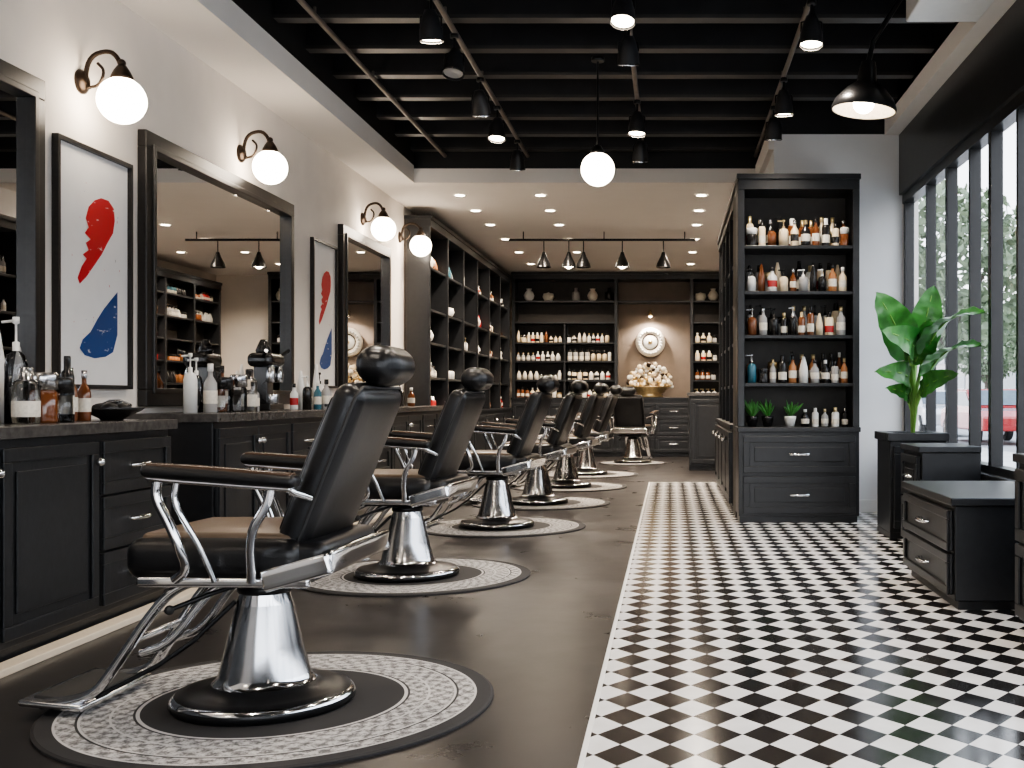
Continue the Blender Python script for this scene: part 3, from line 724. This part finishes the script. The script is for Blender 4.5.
# ---------------------------------------------------------------- right furniture
mb = MB()
mb.box(0,.42,0,.5,0,.05,'cab'); mb.box(.0,.42,.0,.5,.05,.73,'cab'); mb.box(-.02,.44,-.02,.06,.73,.79,'cab'); mb.box(-.02,.44,.44,.52,.73,.79,'cab'); mb.box(-.02,.06,.06,.44,.73,.79,'cab'); mb.box(.36,.44,.06,.44,.73,.79,'cab')
mb.box(.06,.36,.06,.44,.7,.765,'soil'); panel(mb, .02,.40,.08,.7,0)
mb.build('planter_box', (1.63, 8.15, 0), bevel=.006)
def sidecab(name, x0, x1, y0, y1, H, fr_, nd):
    mb = MB(); W = y1-y0; D = x1-x0
    mb.box(0, W, 0, D, .05, H-.04, 'cab'); mb.box(.02, W-.02, .02, D-.02, 0, .05, 'cab'); mb.box(-.02, W+.02, -.025, D, H-.04, H, 'cab')
    if nd: drawers(mb, .03, W-.03, .07, H-.06, nd, 0)
    o = mb.build(name, (x0, y1, 0), -math.pi/2, bevel=.006)
sidecab('side_cabinet', 1.66, 2.05, 7.25, 7.8, .73, 1, 2)
sidecab('drawer_bench', 1.40, 2.02, 5.4, 6.5, .56, 1, 2)
sidecab('side_cabinet', 1.58, 2.05, 4.3, 4.98, .80, 1, 2)

# plant
mb = MB()
base = Vector((1.85, 8.38, .765))
def leaf(b, t, w, sag=.06, face=(0,-1,.35)):
    b = Vector(b); t = Vector(t); d = t-b; L = d.length; dn = d.normalized()
    side = dn.cross(Vector(face)).normalized(); nrm = side.cross(dn).normalized()
    n = 14; vs = []; fs = []
    for i in range(n+1):
        q = i/n; c = b+d*q + nrm*(math.sin(q*math.pi)*sag) - Vector((0,0,1))*(q*q*sag*.6)
        ww = w*.5*(math.sin(math.pi*min(1, q**.75*1.0))**.6 if 0 < q < 1 else 0.02)
        for k, o in ((-1, .1), (-.5, .03), (0, -.03), (.5, .03), (1, .1)):
            vs.append(c + side*ww*k + nrm*(o*ww*1.6+.01*math.sin(i*2.1+k*2)))
    for i in range(n):
        for k in range(4): fs.append((i*5+k, i*5+k+1, (i+1)*5+k+1, (i+1)*5+k))
    mb.add(vs, fs, 'leafmat', True)
    mid = base.lerp(b, .5)+Vector(((b.x-base.x)*-.3, 0, .05))
    mb.tube([base, mid, b], [.015]*3, 'stem', 7)
    mb.tube([b+d*(i/6)+nrm*(math.sin(i/6*math.pi)*sag-.004)-Vector((0,0,1))*((i/6)**2*sag*.6) - nrm*0.002 for i in range(7)], [.009,.008,.007,.006,.005,.004,.002], 'stem', 5)
leaf((1.79,8.3,1.34), (1.51,8.05,1.86), .30)
leaf((1.87,8.35,1.40), (1.98,8.25,1.93), .24)
leaf((1.89,8.2,1.36), (2.09,7.3,1.68), .26, sag=.10, face=(0,-.8,.7))
leaf((1.90,8.2,1.20), (2.08,7.35,1.45), .24, sag=.08, face=(0,-.8,.7))
leaf((1.80,8.3,1.16), (1.49,8.0,1.30), .19, sag=.10)
leaf((1.79,8.2,1.36), (1.50,7.8,1.60), .24, sag=.12)
leaf((1.88,8.25,1.08), (2.03,7.75,1.26), .17)
leaf((1.81,8.35,1.04), (1.60,8.15,1.16), .13)
leaf((1.88,8.4,1.36), (2.06,8.5,1.78), .22)
leaf((1.84,8.3,1.30), (1.88,7.95,1.66), .22)
mb.build('bird_of_paradise_plant')

# ---------------------------------------------------------------- outdoors
simple('ground', [(-60, XL-.15, -40, 90, -.2, -.13, 'pavement'), (XR+.15, 7, -40, 90, -.2, -.06, 'pavement'), (7, 16, -40, 90, -.25, -.12, 'asphalt'), (16, 60, -40, 90, -.2, -.06, 'pavement'), (XL-.15, XR+.15, -40, YF-.15, -.2, -.06, 'pavement'), (XL-.15, XR+.15, YB+.15, 90, -.2, -.13, 'pavement')])
mb = MB()
mb.box(20, 24, -10, 110, 0, 6, 'facade')
for k in range(20):
    for j in range(2): mb.box(19.95, 20, -8+k*5.5, -4.5+k*5.5, .8+2.8*j, 2.6+2.8*j, 'facade_win')
mb.build('street_building', (0,0,-.06))
mb = MB(); rr = random.Random(5)
mb.tube([(0,0,0),(.1,.1,1.5),(0,.1,3)], [.13,.10,.07], 'bark', 8)
for k in range(7): mb.tube([(0,.1,1.6+.2*k),(rr.uniform(-1,1),rr.uniform(-1,1),2.9+.25*k)], .035, 'bark', 5)
for k in range(2600):
    d = Vector((rr.gauss(0,1), rr.gauss(0,1), rr.gauss(0,1))).normalized()*rr.uniform(.3,1)**.5
    c = Vector((d.x*2.0, d.y*2.0, 3.9+d.z*2.0)); a = Vector((rr.uniform(-1,1), rr.uniform(-1,1), rr.uniform(-1,1))).normalized()*.15; b = Vector((rr.uniform(-1,1), rr.uniform(-1,1), rr.uniform(-1,1))).normalized()*.10
    mb.add([c-a, c+b, c+a, c-b], [(0,1,2,3)], 'foliage')
tree = mb.build('street_tree', (6.2, 24.5, -.06))
for p in ((6.2, 32), (6.3, 40), (16.8, 42), (16.8, 58), (17, 50)): copyobj(tree, (p[0], p[1], -.06), p[1])
def car(loc, mat, rot):
    mb = MB()
    prof = [(-2.1,.35),(-2.15,.7),(-1.9,.85),(-1.1,.95),(-.6,1.4),(.7,1.42),(1.4,.98),(2.05,.85),(2.15,.6),(2.1,.35)]
    n = len(prof); vs = [(p[0], -.85, p[1]) for p in prof]+[(p[0], .85, p[1]) for p in prof]
    mb.add(vs, [tuple(range(n)), tuple(range(2*n-1, n-1, -1))]+[(i, (i+1)%n, n+(i+1)%n, n+i) for i in range(n)], mat)
    for s in (-.86, .86): mb.add([(-1.0,s,.96),(-.55,s,1.33),(.65,s,1.35),(1.2,s,.98)], [(0,1,2,3)], 'facade_win')
    mb.add([(-1.09,-.7,.99),(-1.09,.7,.99),(-.66,.7,1.37),(-.66,-.7,1.37)], [(0,1,2,3)], 'facade_win'); mb.add([(1.38,-.7,1.02),(1.38,.7,1.02),(.78,.7,1.40),(.78,-.7,1.40)], [(0,1,2,3)], 'facade_win')
    for x in (-1.3, 1.35):
        for s in (-.8, .8):
            mb.lathe((0,0,-.1), [(.001,0),(.33,0),(.33,.2),(.001,.2)], 'tyre', 20, Matrix.Translation((x, s, .33)) @ Matrix.Rotation(math.pi/2, 4, 'X'), cap=False)
            mb.lathe((0,0,-.11), [(.001,0),(.2,0),(.2,.22),(.001,.22)], 'steel', 14, Matrix.Translation((x, s, .33)) @ Matrix.Rotation(math.pi/2, 4, 'X'), cap=False)
    mb.build('car', loc, rot, bevel=.04)
car((8.5, 29.0, -.12), 'car_red', math.pi/2); car((8.5, 35.0, -.12), 'car_white', math.pi/2); car((8.5, 41.5, -.12), 'car_red', math.pi/2); car((13.6, 42, -.12), 'car_white', math.pi/2)

# ---------------------------------------------------------------- world
w = bpy.data.worlds.new('World'); scene.world = w; w.use_nodes = True
nt = w.node_tree; bg = nt.nodes['Background']
tc = nt.nodes.new('ShaderNodeTexCoord'); sp = nt.nodes.new('ShaderNodeSeparateXYZ'); rp = nt.nodes.new('ShaderNodeValToRGB')
rp.color_ramp.elements[0].color = (.95,.97,1,1); rp.color_ramp.elements[1].color = (.70,.82,1,1); rp.color_ramp.elements[1].position = .8
nt.links.new(tc.outputs['Generated'], sp.inputs[0]); nt.links.new(sp.outputs[2], rp.inputs['Fac']); nt.links.new(rp.outputs['Color'], bg.inputs['Color'])
bg.inputs['Strength'].default_value = 5.0

# ---------------------------------------------------------------- camera
cd = bpy.data.cameras.new('Camera'); cam = bpy.data.objects.new('Camera', cd); scene.collection.objects.link(cam)
cam.location = (0, 0, 1.05); cam.rotation_euler = (math.pi/2, 0, 0)
cd.sensor_width = 36; cd.lens = 36*1100/1024; cd.shift_x = -(670-512)/1024; cd.shift_y = 14/1024
scene.camera = cam
